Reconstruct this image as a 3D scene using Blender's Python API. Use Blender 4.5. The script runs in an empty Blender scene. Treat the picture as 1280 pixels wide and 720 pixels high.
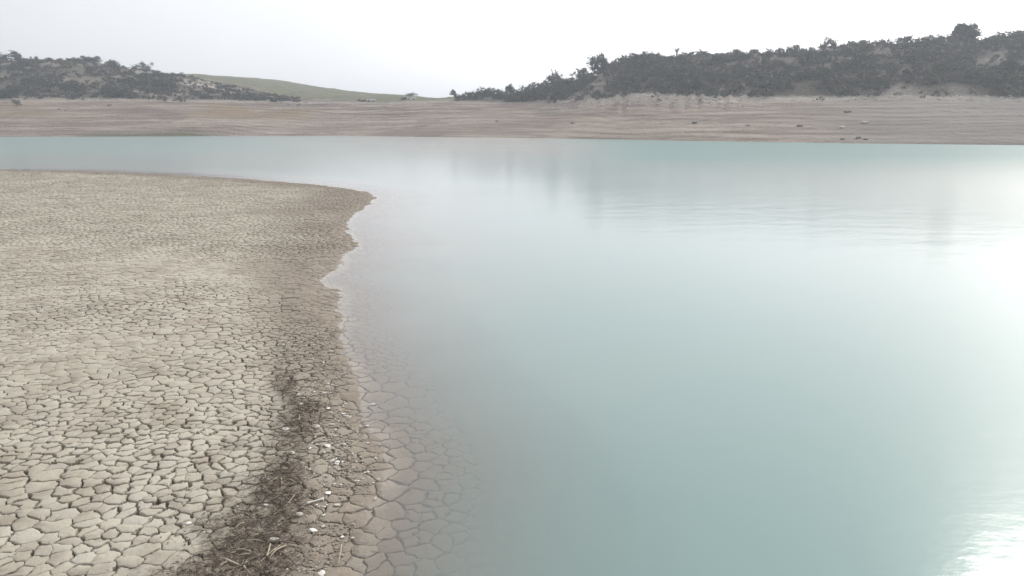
import bpy, bmesh, math, random
import numpy as np
from mathutils import Vector
from mathutils.geometry import delaunay_2d_cdt

random.seed(7)
R = np.random.default_rng(7)
D2R = math.radians
scene = bpy.context.scene
COL = scene.collection

# ------------------------------------------------------------------ camera facts
F = 914.0                      # focal length in photo pixels (1280 wide)
HORIZON = 155.0                # row of the true horizon
PITCH = math.atan((360.0 - HORIZON) / F)
CAM_H = 4.5                    # drone height above the water
CP, SP = math.cos(PITCH), math.sin(PITCH)
SUN_AZ, SUN_EL = D2R(40.5), D2R(32.0)   # azimuth measured from +Y towards +X


def ray(px, py):
    u, v = (px - 640.0) / F, (py - 360.0) / F
    return np.array([u, CP - v * SP, -SP - v * CP])


def tan_el(py):
    r = ray(640, py)
    return r[2] / r[1]


def bearing(px, py):
    r = ray(px, py)
    return r[0] / r[1]


# ------------------------------------------------------------------ numpy noise
def _hash(ix, iy, seed):
    h = (ix.astype(np.int64) * 374761393 + iy.astype(np.int64) * 668265263 + seed * 974634777) & 0xFFFFFFFF
    h = ((h ^ (h >> 13)) * 1274126177) & 0xFFFFFFFF
    h = (h ^ (h >> 16)) & 0xFFFFFFFF
    return h.astype(np.float64) / 4294967295.0


def vnoise(x, y, seed=0):
    x = np.asarray(x, float); y = np.asarray(y, float)
    ix, iy = np.floor(x), np.floor(y)
    fx, fy = x - ix, y - iy
    fx = fx * fx * fx * (fx * (fx * 6 - 15) + 10); fy = fy * fy * fy * (fy * (fy * 6 - 15) + 10)
    a = _hash(ix, iy, seed); b = _hash(ix + 1, iy, seed)
    c = _hash(ix, iy + 1, seed); d = _hash(ix + 1, iy + 1, seed)
    return (a * (1 - fx) + b * fx) * (1 - fy) + (c * (1 - fx) + d * fx) * fy


def fbm(x, y, octv=4, seed=0, gain=0.5):
    s = 0; a = 1.0; n = 0
    for o in range(octv):
        s = s + a * (vnoise(x * 2 ** o + 17.3 * o, y * 2 ** o - 9.1 * o, seed + o) * 2 - 1)
        n += a; a *= gain
    return s / n


def smooth(a, b, x):
    t = np.clip((x - a) / (b - a), 0, 1)
    return t * t * (3 - 2 * t)


# ------------------------------------------------------------------ object helpers
def mesh_from(name, verts, faces, attrs=None, smooth_shade=True):
    """verts (n,3) array; faces: list of index tuples or (m,k) array."""
    me = bpy.data.meshes.new(name)
    verts = np.asarray(verts, np.float32)
    if isinstance(faces, np.ndarray):
        k = faces.shape[1]
        loops = faces.astype(np.int32).ravel()
        starts = np.arange(0, len(loops), k, dtype=np.int32)
    else:
        lens = np.array([len(f) for f in faces], np.int32)
        loops = np.concatenate([np.asarray(f, np.int32) for f in faces])
        starts = np.concatenate([[0], np.cumsum(lens)[:-1]]).astype(np.int32)
    me.vertices.add(len(verts)); me.vertices.foreach_set('co', verts.ravel())
    me.loops.add(len(loops)); me.loops.foreach_set('vertex_index', loops)
    me.polygons.add(len(starts)); me.polygons.foreach_set('loop_start', starts)
    me.update(calc_edges=True); me.validate()
    if smooth_shade:
        me.polygons.foreach_set('use_smooth', np.ones(len(me.polygons), bool))
    for k, v in (attrs or {}).items():
        a = me.attributes.new(k, 'FLOAT', 'POINT')
        a.data.foreach_set('value', np.asarray(v, np.float32).ravel())
    return me


def link(name, me, mat=None, parent=None):
    o = bpy.data.objects.new(name, me)
    COL.objects.link(o)
    if mat and me and not me.materials:
        me.materials.append(mat)
    if parent:
        o.parent = parent
    return o


def tag(o, label=None, cat=None, group=None, kind=None):
    for k, v in (('label', label), ('category', cat), ('group', group), ('kind', kind)):
        if v:
            o[k] = v
    return o


def empty(name, loc, rz=0.0, sc=1.0):
    o = bpy.data.objects.new(name, None)
    o.empty_display_size = 0.2
    COL.objects.link(o)
    o.location = loc; o.rotation_euler = (0, 0, rz); o.scale = (sc, sc, sc)
    return o


# ------------------------------------------------------------------ materials
class NT:
    def __init__(self, name, disp_bump=False):
        self.m = bpy.data.materials.new(name); self.m.use_nodes = True
        self.t = self.m.node_tree; self.t.nodes.clear()
        self.out = self.n('ShaderNodeOutputMaterial')

    def n(self, typ, **kw):
        nd = self.t.nodes.new(typ)
        for k, v in kw.items():
            if k.startswith('i_'):
                nd.inputs[k[2:].replace('_', ' ')].default_value = v
            else:
                setattr(nd, k, v)
        return nd

    def l(self, a, b):
        self.t.links.new(a, b)

    def attr(self, name):
        return self.n('ShaderNodeAttribute', attribute_name=name).outputs['Fac']

    def pos(self):
        return self.n('ShaderNodeNewGeometry').outputs['Position']

    def noise(self, scale, detail=4, rough=0.55, vec=None, dist=0.0):
        nd = self.n('ShaderNodeTexNoise')
        nd.inputs['Scale'].default_value = scale; nd.inputs['Detail'].default_value = detail
        nd.inputs['Roughness'].default_value = rough; nd.inputs['Distortion'].default_value = dist
        self.l(vec if vec is not None else self.pos(), nd.inputs['Vector'])
        return nd.outputs['Fac']

    def scaled(self, vec, s):
        nd = self.n('ShaderNodeVectorMath', operation='MULTIPLY')
        self.l(vec, nd.inputs[0]); nd.inputs[1].default_value = s
        return nd.outputs[0]

    def math(self, op, a, b=None, clamp=False):
        nd = self.n('ShaderNodeMath', operation=op, use_clamp=clamp)
        for i, x in enumerate((a, b)):
            if x is None:
                continue
            if isinstance(x, (int, float)):
                nd.inputs[i].default_value = x
            else:
                self.l(x, nd.inputs[i])
        return nd.outputs[0]

    def mapr(self, x, a, b, c=0.0, d=1.0):
        nd = self.n('ShaderNodeMapRange', interpolation_type='SMOOTHSTEP')
        self.l(x, nd.inputs[0])
        for i, v in enumerate((a, b, c, d)):
            nd.inputs[i + 1].default_value = v
        return nd.outputs[0]

    def mix(self, fac, a, b, mode='MIX'):
        nd = self.n('ShaderNodeMix', data_type='RGBA', blend_type=mode)
        for i, x in ((0, fac), (6, a), (7, b)):
            if isinstance(x, (int, float)):
                nd.inputs[i].default_value = x
            elif isinstance(x, tuple):
                nd.inputs[i].default_value = (*x, 1.0)
            else:
                self.l(x, nd.inputs[i])
        return nd.outputs[2]

    def bump(self, h, strength, dist, normal=None):
        nd = self.n('ShaderNodeBump')
        nd.inputs['Strength'].default_value = strength; nd.inputs['Distance'].default_value = dist
        self.l(h, nd.inputs['Height'])
        if normal is not None:
            self.l(normal, nd.inputs['Normal'])
        return nd.outputs[0]

    def principled(self, color, rough=0.9, normal=None, spec=0.3):
        b = self.n('ShaderNodeBsdfPrincipled')
        if isinstance(color, tuple):
            b.inputs['Base Color'].default_value = (*color, 1)
        else:
            self.l(color, b.inputs['Base Color'])
        if isinstance(rough, (int, float)):
            b.inputs['Roughness'].default_value = rough
        else:
            self.l(rough, b.inputs['Roughness'])
        b.inputs['Specular IOR Level'].default_value = spec
        if normal is not None:
            self.l(normal, b.inputs['Normal'])
        self.l(b.outputs[0], self.out.inputs[0])
        return b


def mat_mud():
    t = NT('cracked_mud')
    n1 = t.noise(0.35, 4); n2 = t.noise(2.2, 5); n3 = t.noise(28, 4, 0.65)
    damp = t.attr('damp'); org = t.attr('organic'); cell = t.attr('cell')
    dry = t.mix(t.mapr(n1, .35, .65), (.378, .341, .277), (.452, .418, .345))
    dry = t.mix(t.mapr(n2, .42, .72), dry, (.295, .262, .212))
    dry = t.mix(t.math('MULTIPLY', t.mapr(cell, .55, 1.0), .5), dry, (.45, .425, .365))
    patch = t.math('MULTIPLY', t.mapr(t.noise(.8, 5, .65), .54, .68), .55)
    dry = t.mix(patch, dry, (.262, .222, .172))
    wet = t.mix(t.mapr(n2, .35, .65), (.236, .198, .156), (.290, .248, .198))
    c = t.mix(damp, dry, wet)
    c = t.mix(t.math('MULTIPLY', t.mapr(n3, .5, .75), .30), c, t.mix(.5, c, (.17, .14, .11)))
    orgn = t.math('MULTIPLY', org, t.mapr(t.noise(8, 6, .75), .42, .60), True)
    c = t.mix(orgn, c, (.078, .060, .046))
    h = t.math('ADD', t.math('MULTIPLY', n3, .4), t.math('MULTIPLY', t.noise(90, 3), .15))
    hd = t.math('MULTIPLY', t.noise(17, 5, .7), t.mapr(damp, .45, 1.0, .0, 1.6))
    hm = t.math('MULTIPLY', t.noise(9, 4, .6), .9)
    nrm = t.bump(t.math('ADD', t.math('ADD', h, hd), hm), .75, .022)
    # soaked mud under the water surface: a little darker and without a sheen of its own
    sz = t.n('ShaderNodeSeparateXYZ'); t.l(t.pos(), sz.inputs[0])
    soaked = t.mapr(sz.outputs[2], -.02, .0, 1.0, 0.0)
    c = t.mix(t.math('MULTIPLY', soaked, .55), c, (.172, .142, .112))
    b = t.principled(c, t.math('SUBTRACT', .95, t.math('MULTIPLY', damp, .25)), nrm, .25)
    t.l(t.math('MULTIPLY', .25, t.math('SUBTRACT', 1.0, soaked)), b.inputs['Specular IOR Level'])
    return t.m


def mat_bank():
    t = NT('far_terrain')
    P = t.pos()
    z = t.n('ShaderNodeSeparateXYZ'); t.l(P, z.inputs[0])
    veg = t.attr('veg'); field = t.attr('field'); ochre = t.attr('ochre'); pale = t.attr('pale'); green = t.attr('green')
    grey = t.attr('grey')
    # strand lines left by the falling water: thin bands that follow the height
    bx = t.scaled(P, (.02, .02, .75)); b1 = t.noise(1.0, 5, .65, bx)
    bx2 = t.scaled(P, (.05, .05, 2.2)); b2 = t.noise(1.0, 3, .6, bx2)
    n = t.noise(.12, 5, .6); n2 = t.noise(.9, 4, .65)
    c = t.mix(t.mapr(b1, .36, .64), (.205, .167, .135), (.35, .295, .243))
    c = t.mix(t.math('MULTIPLY', t.mapr(b2, .54, .66), .75), c, (.125, .10, .08))
    c = t.mix(t.math('MULTIPLY', t.mapr(n, .5, .66), .5), c, (.255, .185, .15))
    c = t.mix(t.math('MULTIPLY', t.mapr(n2, .55, .75), .45), c, (.165, .135, .108))
    c = t.mix(t.math('MULTIPLY', t.mapr(t.noise(.045, 5, .65), .5, .64), .45), c, (.15, .122, .095))
    c = t.mix(grey, c, t.mix(t.mapr(b1, .36, .64), (.17, .152, .136), (.255, .232, .208)))
    c = t.mix(t.math('MULTIPLY', ochre, t.mapr(b1, .3, .6)), c, (.245, .18, .105))
    c = t.mix(t.math('MULTIPLY', green, .8), c, (.12, .125, .07))
    c = t.mix(t.math('MULTIPLY', pale, t.mapr(n2, .35, .6)), c, (.43, .385, .335))
    soil = t.mix(t.mapr(n2, .4, .62), (.076, .071, .048), (.142, .122, .092))
    c = t.mix(veg, c, soil)
    fc = t.mix(t.math('MULTIPLY', t.mapr(n2, .5, .66), .45), t.mix(t.mapr(n, .4, .62), (.108, .126, .058), (.178, .160, .098)), (.085, .092, .05))
    c = t.mix(field, c, fc)
    nrm = t.bump(t.math('ADD', n2, t.math('MULTIPLY', t.noise(.35, 5, .7), 2.0)), .8, .6)
    t.principled(c, .95, nrm, .15)
    return t.m


def mat_leaf(name, a, b):
    t = NT(name)
    oi = t.n('ShaderNodeObjectInfo').outputs['Random']
    n = t.noise(.8, 3)
    c = t.mix(t.mapr(n, .35, .65), a, b)
    c = t.mix(t.math('MULTIPLY', t.math('ADD', t.math('MULTIPLY', oi, .6), t.attr('tint')), .8, True), c, (.118, .102, .080))
    t.principled(c, .8, None, .2)
    return t.m


def mat_plain(name, a, b, scale, rough=.8, bump=.3, spec=.3):
    t = NT(name)
    n = t.noise(scale, 4, .6)
    t.principled(t.mix(t.mapr(n, .35, .65), a, b), rough, t.bump(n, bump, .01), spec)
    return t.m


def mat_water():
    t = NT('lake_water')
    op = t.attr('opacity'); silt_sheen = t.attr('silt_sheen')
    P = t.pos()
    body = t.mix(silt_sheen, (.172, .268, .256), (.300, .266, .246))  # pinkish tint: suspended silt, with the pale sheen painted into the same colour
    diff = t.n('ShaderNodeBsdfDiffuse'); t.l(body, diff.inputs['Color'])
    tr = t.n('ShaderNodeBsdfTransparent'); tr.inputs[0].default_value = (.98, .98, .97, 1)
    under = t.n('ShaderNodeMixShader'); t.l(op, under.inputs[0])
    t.l(tr.outputs[0], under.inputs[1]); t.l(diff.outputs[0], under.inputs[2])
    # wind: calm lee near the spit, light ripples further out
    breeze = t.attr('breeze')
    w1 = t.noise(2.2, 3, .55, t.scaled(P, (1.0, 1.6, 1)))
    w2 = t.noise(.45, 3, .5, t.scaled(P, (.8, 1.5, 1)))
    patches = t.mapr(t.noise(.028, 3, .5, t.scaled(P, (.6, 1.4, 1))), .38, .62, .45, 1.0)
    hgt = t.math('ADD', t.math('MULTIPLY', w1, .019), t.math('MULTIPLY', w2, .046))
    hgt = t.math('MULTIPLY', t.math('MULTIPLY', hgt, patches), breeze)
    nrm = t.bump(hgt, 1.0, 1.0)
    gl = t.n('ShaderNodeBsdfGlossy'); gl.inputs['Color'].default_value = (1, 1, 1, 1)
    t.l(t.math('ADD', .05, t.math('MULTIPLY', breeze, .16)), gl.inputs['Roughness'])
    t.l(nrm, gl.inputs['Normal'])
    # a share of steeper wavelets scatters the light more widely
    gl2 = t.n('ShaderNodeBsdfGlossy'); gl2.inputs['Color'].default_value = (1, 1, 1, 1); gl2.inputs['Roughness'].default_value = .34
    t.l(nrm, gl2.inputs['Normal'])
    gm = t.n('ShaderNodeMixShader'); gm.inputs[0].default_value = .21
    t.l(gl.outputs[0], gm.inputs[1]); t.l(gl2.outputs[0], gm.inputs[2])
    fr = t.n('ShaderNodeFresnel'); fr.inputs['IOR'].default_value = 1.33
    t.l(nrm, fr.inputs['Normal'])
    # wavelets turn their faces to the viewer, so ruffled water never mirrors fully at grazing angles
    ff = t.math('DIVIDE', fr.outputs[0], .24)
    capped = t.math('DIVIDE', fr.outputs[0], t.math('SQRT', t.math('ADD', 1.0, t.math('MULTIPLY', ff, ff))))
    k = t.n('ShaderNodeMix', data_type='FLOAT'); t.l(t.attr('ruffle'), k.inputs[0]); t.l(fr.outputs[0], k.inputs[2]); t.l(capped, k.inputs[3])
    mx = t.n('ShaderNodeMixShader'); bf = t.n('ShaderNodeNewGeometry').outputs['Backfacing']
    # light coming up from the bed leaves through the surface without the mirror term
    t.l(t.math('MULTIPLY', k.outputs[0], t.math('SUBTRACT', 1.0, bf)), mx.inputs[0])
    t.l(under.outputs[0], mx.inputs[1]); t.l(gm.outputs[0], mx.inputs[2])
    t.l(mx.outputs[0], t.out.inputs[0])
    return t.m


M_MUD = mat_mud(); M_BANK = mat_bank(); M_WATER = mat_water()
M_LEAF = [mat_leaf('scrub_foliage', (.046, .064, .028), (.080, .098, .044)),
          mat_leaf('grey_foliage', (.070, .078, .048), (.108, .112, .074)),
          mat_leaf('dark_foliage', (.034, .052, .026), (.058, .078, .038))]
M_BARK = mat_plain('bark', (.09, .07, .055), (.15, .125, .10), 8)
M_SHELL = mat_plain('bleached_shell', (.62, .59, .54), (.74, .72, .68), 30, .55)
M_GREYSHELL = mat_plain('weathered_shell', (.42, .385, .33), (.56, .53, .48), 40, .7)
M_STONE = mat_plain('pale_stone', (.36, .33, .285), (.50, .465, .41), 22, .9)
M_BOULDER = mat_plain('bank_stone', (.12, .11, .10), (.22, .20, .18), 2.0, .9, .8)
M_PALEROCK = mat_plain('limestone', (.36, .34, .31), (.50, .475, .43), 1.2, .9, .8)
M_STRAW = mat_plain('dry_reed', (.34, .285, .21), (.48, .42, .33), 25, .8)
M_TWIG = mat_plain('dark_twig', (.085, .066, .05), (.16, .13, .10), 30, .9)
M_CLOD = mat_plain('mud_crumbs', (.27, .235, .195), (.34, .30, .25), 20, .95, .6)

# ------------------------------------------------------------------ near shore
SHORE_PX = [(380, 800), (420, 722), (440, 692), (455, 662), (466, 640), (470, 612), (478, 588), (480, 568), (472, 550), (461, 534),
            (449, 520), (447, 500), (443, 478), (437, 452), (430, 428), (425, 398), (424, 378), (421, 364), (405, 351), (412, 345),
            (426, 337), (430, 322), (437, 312), (452, 306), (441, 299), (434, 290), (434, 279), (441, 271), (456, 261), (466, 252),
            (471, 246), (462, 241), (440, 236), (400, 231), (340, 226), (280, 222), (210, 218), (120, 214.5), (40, 213), (-80, 212)]


def on_water(px, py):
    r = ray(px, py)
    s = CAM_H / -r[2]
    return (r[0] * s, r[1] * s)


SHORE = [on_water(*p) for p in SHORE_PX]
SHORE = [(SHORE[0][0] - 1.2, -4.0), (SHORE[0][0] - .5, 2.0)] + SHORE + [(-75, 76), (-110, 84), (-170, 92)]
# a little natural wobble along the line
_s = np.array(SHORE)
SEG_A, SEG_B = _s[:-1], _s[1:]
POLY = np.vstack([_s, [[-400, 110], [-400, -60], [-6, -60]]])


def signed_dist(x, y):
    """>0 on the mud, <0 over the water."""
    x = np.asarray(x, float); y = np.asarray(y, float)
    shp = x.shape
    x = x.ravel(); y = y.ravel()
    wob = .14 * fbm(x * .9, y * .9, 3, 5) * np.clip(y / 12, .35, 2.0)
    best = np.full(x.shape, 1e9)
    for (ax, ay), (bx, by) in zip(SEG_A, SEG_B):
        dx, dy = bx - ax, by - ay
        t = np.clip(((x - ax) * dx + (y - ay) * dy) / (dx * dx + dy * dy), 0, 1)
        best = np.minimum(best, (x - ax - t * dx) ** 2 + (y - ay - t * dy) ** 2)
    inside = np.zeros(x.shape, bool)
    n = len(POLY)
    for i in range(n):
        x0, y0 = POLY[i]; x1, y1 = POLY[(i + 1) % n]
        c = (y0 > y) != (y1 > y)
        with np.errstate(divide='ignore', invalid='ignore'):
            xc = (x1 - x0) * (y - y0) / (y1 - y0 + 1e-12) + x0
        inside ^= c & (x < xc)
    d = np.sqrt(best) * np.where(inside, 1, -1) + wob
    return d.reshape(shp)


def mud_z(x, y, sd=None):
    if sd is None:
        sd = signed_dist(x, y)
    up = .075 * np.clip(sd, 0, .8) + .03 * np.clip(sd - .8, 0, 5) + .006 * np.clip(sd - 5.8, 0, 25)
    dn = .052 * np.clip(sd, -3, 0) + .16 * np.clip(sd + 3, -14, 0)
    und = .035 * fbm(np.asarray(x) * .22, np.asarray(y) * .22, 3, 11) * smooth(.6, 5, sd)
    return up + dn + und


def on_mud(px, py):
    r = ray(px, py)
    z = 0.1
    for _ in range(6):
        s = (CAM_H - z) / -r[2]
        z = float(mud_z(np.array([r[0] * s]), np.array([r[1] * s]))[0])
        z = max(z, -.05)
    return Vector((r[0] * s, r[1] * s, z))


# drift line of dead plants along the shore
WRACK_PX = [(388, 300, 5), (380, 330, 7), (368, 380, 9), (354, 440, 10), (358, 478, 16), (378, 510, 28), (374, 545, 26), (354, 590, 30),
            (340, 630, 48), (314, 680, 70), (298, 720, 86), (270, 800, 100)]
WR = []
for px, py, hw in WRACK_PX:
    p = on_water(px, py); q = on_water(px + hw, py)
    WR.append((p[0], p[1], q[0] - p[0]))
WR = np.array(WR)


def wrack(x, y):
    """0..1 how much dead plant matter lies here."""
    x = np.asarray(x, float); y = np.asarray(y, float)
    order = np.argsort(WR[:, 1])
    cx = np.interp(y, WR[order, 1], WR[order, 0]); hw = np.interp(y, WR[order, 1], WR[order, 2])
    cx = cx + .25 * fbm(y * 1.1, y * 0 + 3.0, 3, 21)
    e = np.abs(x - cx) / (hw * (1 + .6 * fbm(x * 2.0, y * 2.0, 3, 22)))
    k = np.interp(y, [5, 8.9, 9.6, 10.2, 11, 12.2, 13, 30, 40], [1, .95, .6, .6, .9, .5, .22, .12, 0])
    blot = smooth(-.55, .0, fbm(x * 1.7, y * 1.3, 3, 23) + .25 * smooth(8.6, 7.2, y))
    return smooth(1.6, .2, e) * k * (.42 + .58 * blot)


def damp_at(x, y, sd):
    w = np.interp(y, [6, 10, 17, 30, 50, 80], [1.5, 1.6, 2.5, 3.8, 4.6, 4.2])
    n = fbm(x * .35, y * .35, 4, 31)
    d = smooth(1.25, .25, sd / w + .55 * n)
    far = .28 * smooth(.05, .5, fbm(x * .05, y * .09, 3, 33)) * smooth(18, 40, y)
    d = np.clip(np.maximum(d, far) + .7 * wrack(x, y), 0, 1)
    return np.where(sd < 0, np.minimum(d, 1 - .15 * smooth(0, -.25, sd)), d)


def build_mud():
    # cell centres: plates about 28 cm across, a little coarser far away
    rows = []
    y = 3.2
    while y < 92:
        d = .198 * (1 + .012 * max(0, y - 14))
        x0, x1 = max(-125, -1.02 * y - 8), 3.0
        xs = np.arange(x0, x1, d)
        xs = xs + (R.random() * d) + R.uniform(-.42, .42, len(xs)) * d
        ys = y + R.uniform(-.42, .42, len(xs)) * d
        rows.append(np.stack([xs, ys], 1))
        y += d * .9
    P = np.vstack(rows)
    sd = signed_dist(P[:, 0], P[:, 1])
    lim = np.where(P[:, 1] < 20, -4.8, -3.2)
    keep = sd > lim
    # underwater and wet plates are larger: drop some centres there
    keep &= ~((sd < .5) & (R.random(len(P)) < .42))
    # patches of finer and coarser plates
    keep &= ~((fbm(P[:, 0] * .4, P[:, 1] * .4, 2, 41) > .12) & (R.random(len(P)) < .35))
    P = P[keep]
    # even the plates out a little: move each centre towards the middle of its neighbours
    for _ in range(1):
        res = delaunay_2d_cdt([Vector(p) for p in P], [], [], 0, 1e-6)
        co = np.array([tuple(v) for v in res[0]]); tr = np.array([q for q in res[2] if len(q) == 3])
        acc = np.zeros_like(co); cnt = np.zeros(len(co))
        cen = co[tr].mean(1)
        for k_ in range(3):
            np.add.at(acc, tr[:, k_], cen); np.add.at(cnt, tr[:, k_], 1)
        rim = cnt < 4
        P = np.where(rim[:, None], co, co * .45 + .55 * acc / np.maximum(cnt, 1)[:, None])
    res = delaunay_2d_cdt([Vector(p) for p in P], [], [], 0, 1e-6)
    co = np.array([tuple(v) for v in res[0]]); tris = np.array([t for t in res[2] if len(t) == 3])
    A, B, C = co[tris[:, 0]], co[tris[:, 1]], co[tris[:, 2]]
    d = 2 * (A[:, 0] * (B[:, 1] - C[:, 1]) + B[:, 0] * (C[:, 1] - A[:, 1]) + C[:, 0] * (A[:, 1] - B[:, 1]))
    d = np.where(np.abs(d) < 1e-12, 1e-12, d)
    a2, b2, c2 = (A ** 2).sum(1), (B ** 2).sum(1), (C ** 2).sum(1)
    cc = np.stack([(a2 * (B[:, 1] - C[:, 1]) + b2 * (C[:, 1] - A[:, 1]) + c2 * (A[:, 1] - B[:, 1])) / d,
                   (a2 * (C[:, 0] - B[:, 0]) + b2 * (A[:, 0] - C[:, 0]) + c2 * (B[:, 0] - A[:, 0])) / d], 1)
    rad = np.hypot(cc[:, 0] - A[:, 0], cc[:, 1] - A[:, 1])
    lim = .45 * (1 + .012 * np.maximum(0, A[:, 1] - 14)) * 1.7
    around = [[] for _ in range(len(co))]
    for i, t in enumerate(tris):
        for k in t:
            around[k].append(i)
    # pull very close corners apart is not needed; the gaps swallow them
    V = [(x, y) for x, y in cc]                 # boundary verts (crack floor)
    Vw = [0.0] * len(V)                         # crack half width there
    Vn = [0] * len(V)
    edge_pts = {}
    crackmap = lambda x, y: np.clip(.62 + 1.15 * fbm(np.array([x]) * .23, np.array([y]) * .23, 3, 51)[0], .10, 1.25)
    cells = []
    cell_lod = []
    edge_w = {}
    for s, lst in enumerate(around):
        if len(lst) < 3:
            continue
        l = np.array(lst)
        if (rad[l] > lim[l]).any():
            continue
        rel = cc[l] - co[s]
        ang = np.arctan2(rel[:, 1], rel[:, 0])
        o = l[np.argsort(ang)]
        if not (np.diff(np.sort(ang)).max(initial=0) < math.pi):
            continue
        cells.append((s, o))
    rr = random.Random(3)
    fine_mask = {}
    for s, o in cells:
        n = len(o)
        for i in range(n):
            a, b = int(o[i]), int(o[(i + 1) % n])
            key = (min(a, b), max(a, b))
            if key in edge_pts:
                continue
            p, q = cc[key[0]], cc[key[1]]
            m = (p + q) / 2
            L = math.hypot(*(q - p))
            yy = m[1]
            k = 5 if yy < 12 else 4 if yy < 20 else 2 if yy < 34 else 1
            if L < .05:
                k = min(k, 2)
            g = rr.random()
            w = (.0142 if g > .42 else .0065) * rr.uniform(.75, 1.3)
            if g < .16:
                w = .0018
            edge_w[key] = w
            ids = []
            for j in range(1, k):
                f = j / k
                V.append(tuple(p + (q - p) * f)); Vw.append(w * rr.uniform(.7, 1.3)); Vn.append(1)
                ids.append(len(V) - 1)
            edge_pts[key] = ids
            for c_ in key:
                Vw[c_] += w; Vn[c_] += 1
    V = np.array(V); Vw = np.array(Vw) / np.maximum(np.array(Vn), 1)
    sdV = signed_dist(V[:, 0], V[:, 1])
    cm = np.clip(.74 + 1.2 * fbm(V[:, 0] * .23, V[:, 1] * .23, 3, 51), .10, 1.3)
    cm = np.where(sdV < .4, np.maximum(cm, .75) * .9, cm)
    # loose material fills the cracks under the drift line
    cm = cm * (1 - .75 * wrack(V[:, 0], V[:, 1]))
    far_gain = 1 + .012 * np.clip(V[:, 1] - 14, 0, 60)
    Vw = Vw * cm * far_gain
    depth = np.clip(9 * Vw, .003, .12)
    depth = np.where(sdV < .7, np.minimum(depth, .035), depth)
    used = np.zeros(len(V), bool)
    verts = [V]; zoff = [-depth]; cellr = [np.zeros(len(V))]
    faces = []
    wall = []
    base = len(V)
    csd = signed_dist(co[:, 0], co[:, 1])
    for s, o in cells:
        n = len(o)
        ring = []
        for i in range(n):
            a, b = int(o[i]), int(o[(i + 1) % n])
            ring.append(a)
            key = (min(a, b), max(a, b))
            e = edge_pts[key]
            ring += e if a < b else e[::-1]
        ring = np.array(ring)
        used[ring] = True
        B_ = len(ring)
        p = V[ring]; c = p.mean(0)
        to = c - p; dist = np.hypot(to[:, 0], to[:, 1]) + 1e-6
        u = to / dist[:, None]
        w = Vw[ring]
        w1 = np.minimum(w * 1.15, dist * .45)
        near = c[1] < 26
        rnd = rr.random()
        tilt = np.array([rr.gauss(0, .012), rr.gauss(0, .012)])
        h0 = rr.gauss(0, .0045)
        wetf = .45 if csd[s] < .8 else 1.0
        k1 = p + u * w1[:, None]
        z1 = (k1 - c) @ tilt * wetf + h0 * wetf - np.minimum(.004, depth[ring] * .2)
        rows_ = [(k1, z1)]
        if near:
            k2 = p + u * np.minimum(w1 + .013, dist * .6)[:, None]
            z2 = (k2 - c) @ tilt * wetf + h0 * wetf + .0015
            rows_.append((k2, z2))
        idx_prev = ring
        if c[1] < 22:
            rows_.insert(0, (p + u * (w1 * .78)[:, None], z1 - .62 * depth[ring]))
        nwall = len(rows_) - (2 if near else 1) + 1
        for ri, (kk, zz) in enumerate(rows_):
            verts.append(kk); zoff.append(zz); cellr.append(np.full(B_, rnd))
            ids = np.arange(base, base + B_); base += B_
            nx = np.roll(ids, -1); pv = np.roll(idx_prev, -1)
            for i in range(B_):
                faces.append((idx_prev[i], pv[i], nx[i], ids[i])); wall.append(ri < nwall)
            idx_prev = ids
        verts.append(c[None]); zoff.append(np.array([h0 * wetf - .001])); cellr.append(np.array([rnd]))
        nx = np.roll(idx_prev, -1)
        for i in range(B_):
            faces.append((idx_prev[i], nx[i], base)); wall.append(False)
        base += 1
    W = np.vstack(verts); zo = np.concatenate(zoff); cr = np.concatenate(cellr)
    # bend the straight edges: one smooth warp for everything, so neighbours stay joined
    wx = .055 * fbm(W[:, 0] * 3.2, W[:, 1] * 3.2, 3, 61, .6) + 0.034 * fbm(W[:, 0] * 14, W[:, 1] * 13, 2, 63)
    wy = .055 * fbm(W[:, 0] * 3.2 + 40, W[:, 1] * 3.2 - 20, 3, 62, .6) + 0.034 * fbm(W[:, 0] * 14 + 9, W[:, 1] * 13, 2, 64)
    X, Y = W[:, 0] + wx, W[:, 1] + wy
    sdw = signed_dist(X, Y)
    Z = mud_z(X, Y, sdw) + zo
    Z += .010 * fbm(X * 6, Y * 6, 3, 71) * smooth(3.2, .5, sdw) * smooth(-.2, .3, sdw)      # crumbly strip by the water
    Z += .02 * wrack(X, Y) * (fbm(X * 9, Y * 9, 3, 72) * .7 + .5)
    # drop the unused crack corners
    remap = np.cumsum(np.concatenate([used, np.ones(len(W) - len(used), bool)])) - 1
    keepv = np.concatenate([used, np.ones(len(W) - len(used), bool)])
    faces = [tuple(int(remap[i]) for i in f) for f in faces]
    attrs = dict(damp=damp_at(X, Y, sdw)[keepv], organic=wrack(X, Y)[keepv], cell=cr[keepv])
    me = mesh_from('mud_flat', np.stack([X, Y, Z], 1)[keepv], faces, attrs)
    if len(me.polygons) == len(wall):       # crisp lips: only the plate tops are shaded smooth
        me.polygons.foreach_set('use_smooth', ~np.array(wall))
    print('plates', len(cells), len(me.polygons), len(wall))
    o = link('mud_flat', me, M_MUD)
    tag(o, kind='structure')


build_mud()


def polar_grid(ts, ys):
    T, YY = np.meshgrid(ts, ys)
    X = T * YY
    nt, ny = len(ts), len(ys)
    i = np.arange(ny - 1)[:, None] * nt + np.arange(nt - 1)[None, :]
    f = np.stack([i, i + 1, i + nt + 1, i + nt], -1).reshape(-1, 4)
    return X.ravel(), YY.ravel(), f


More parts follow.
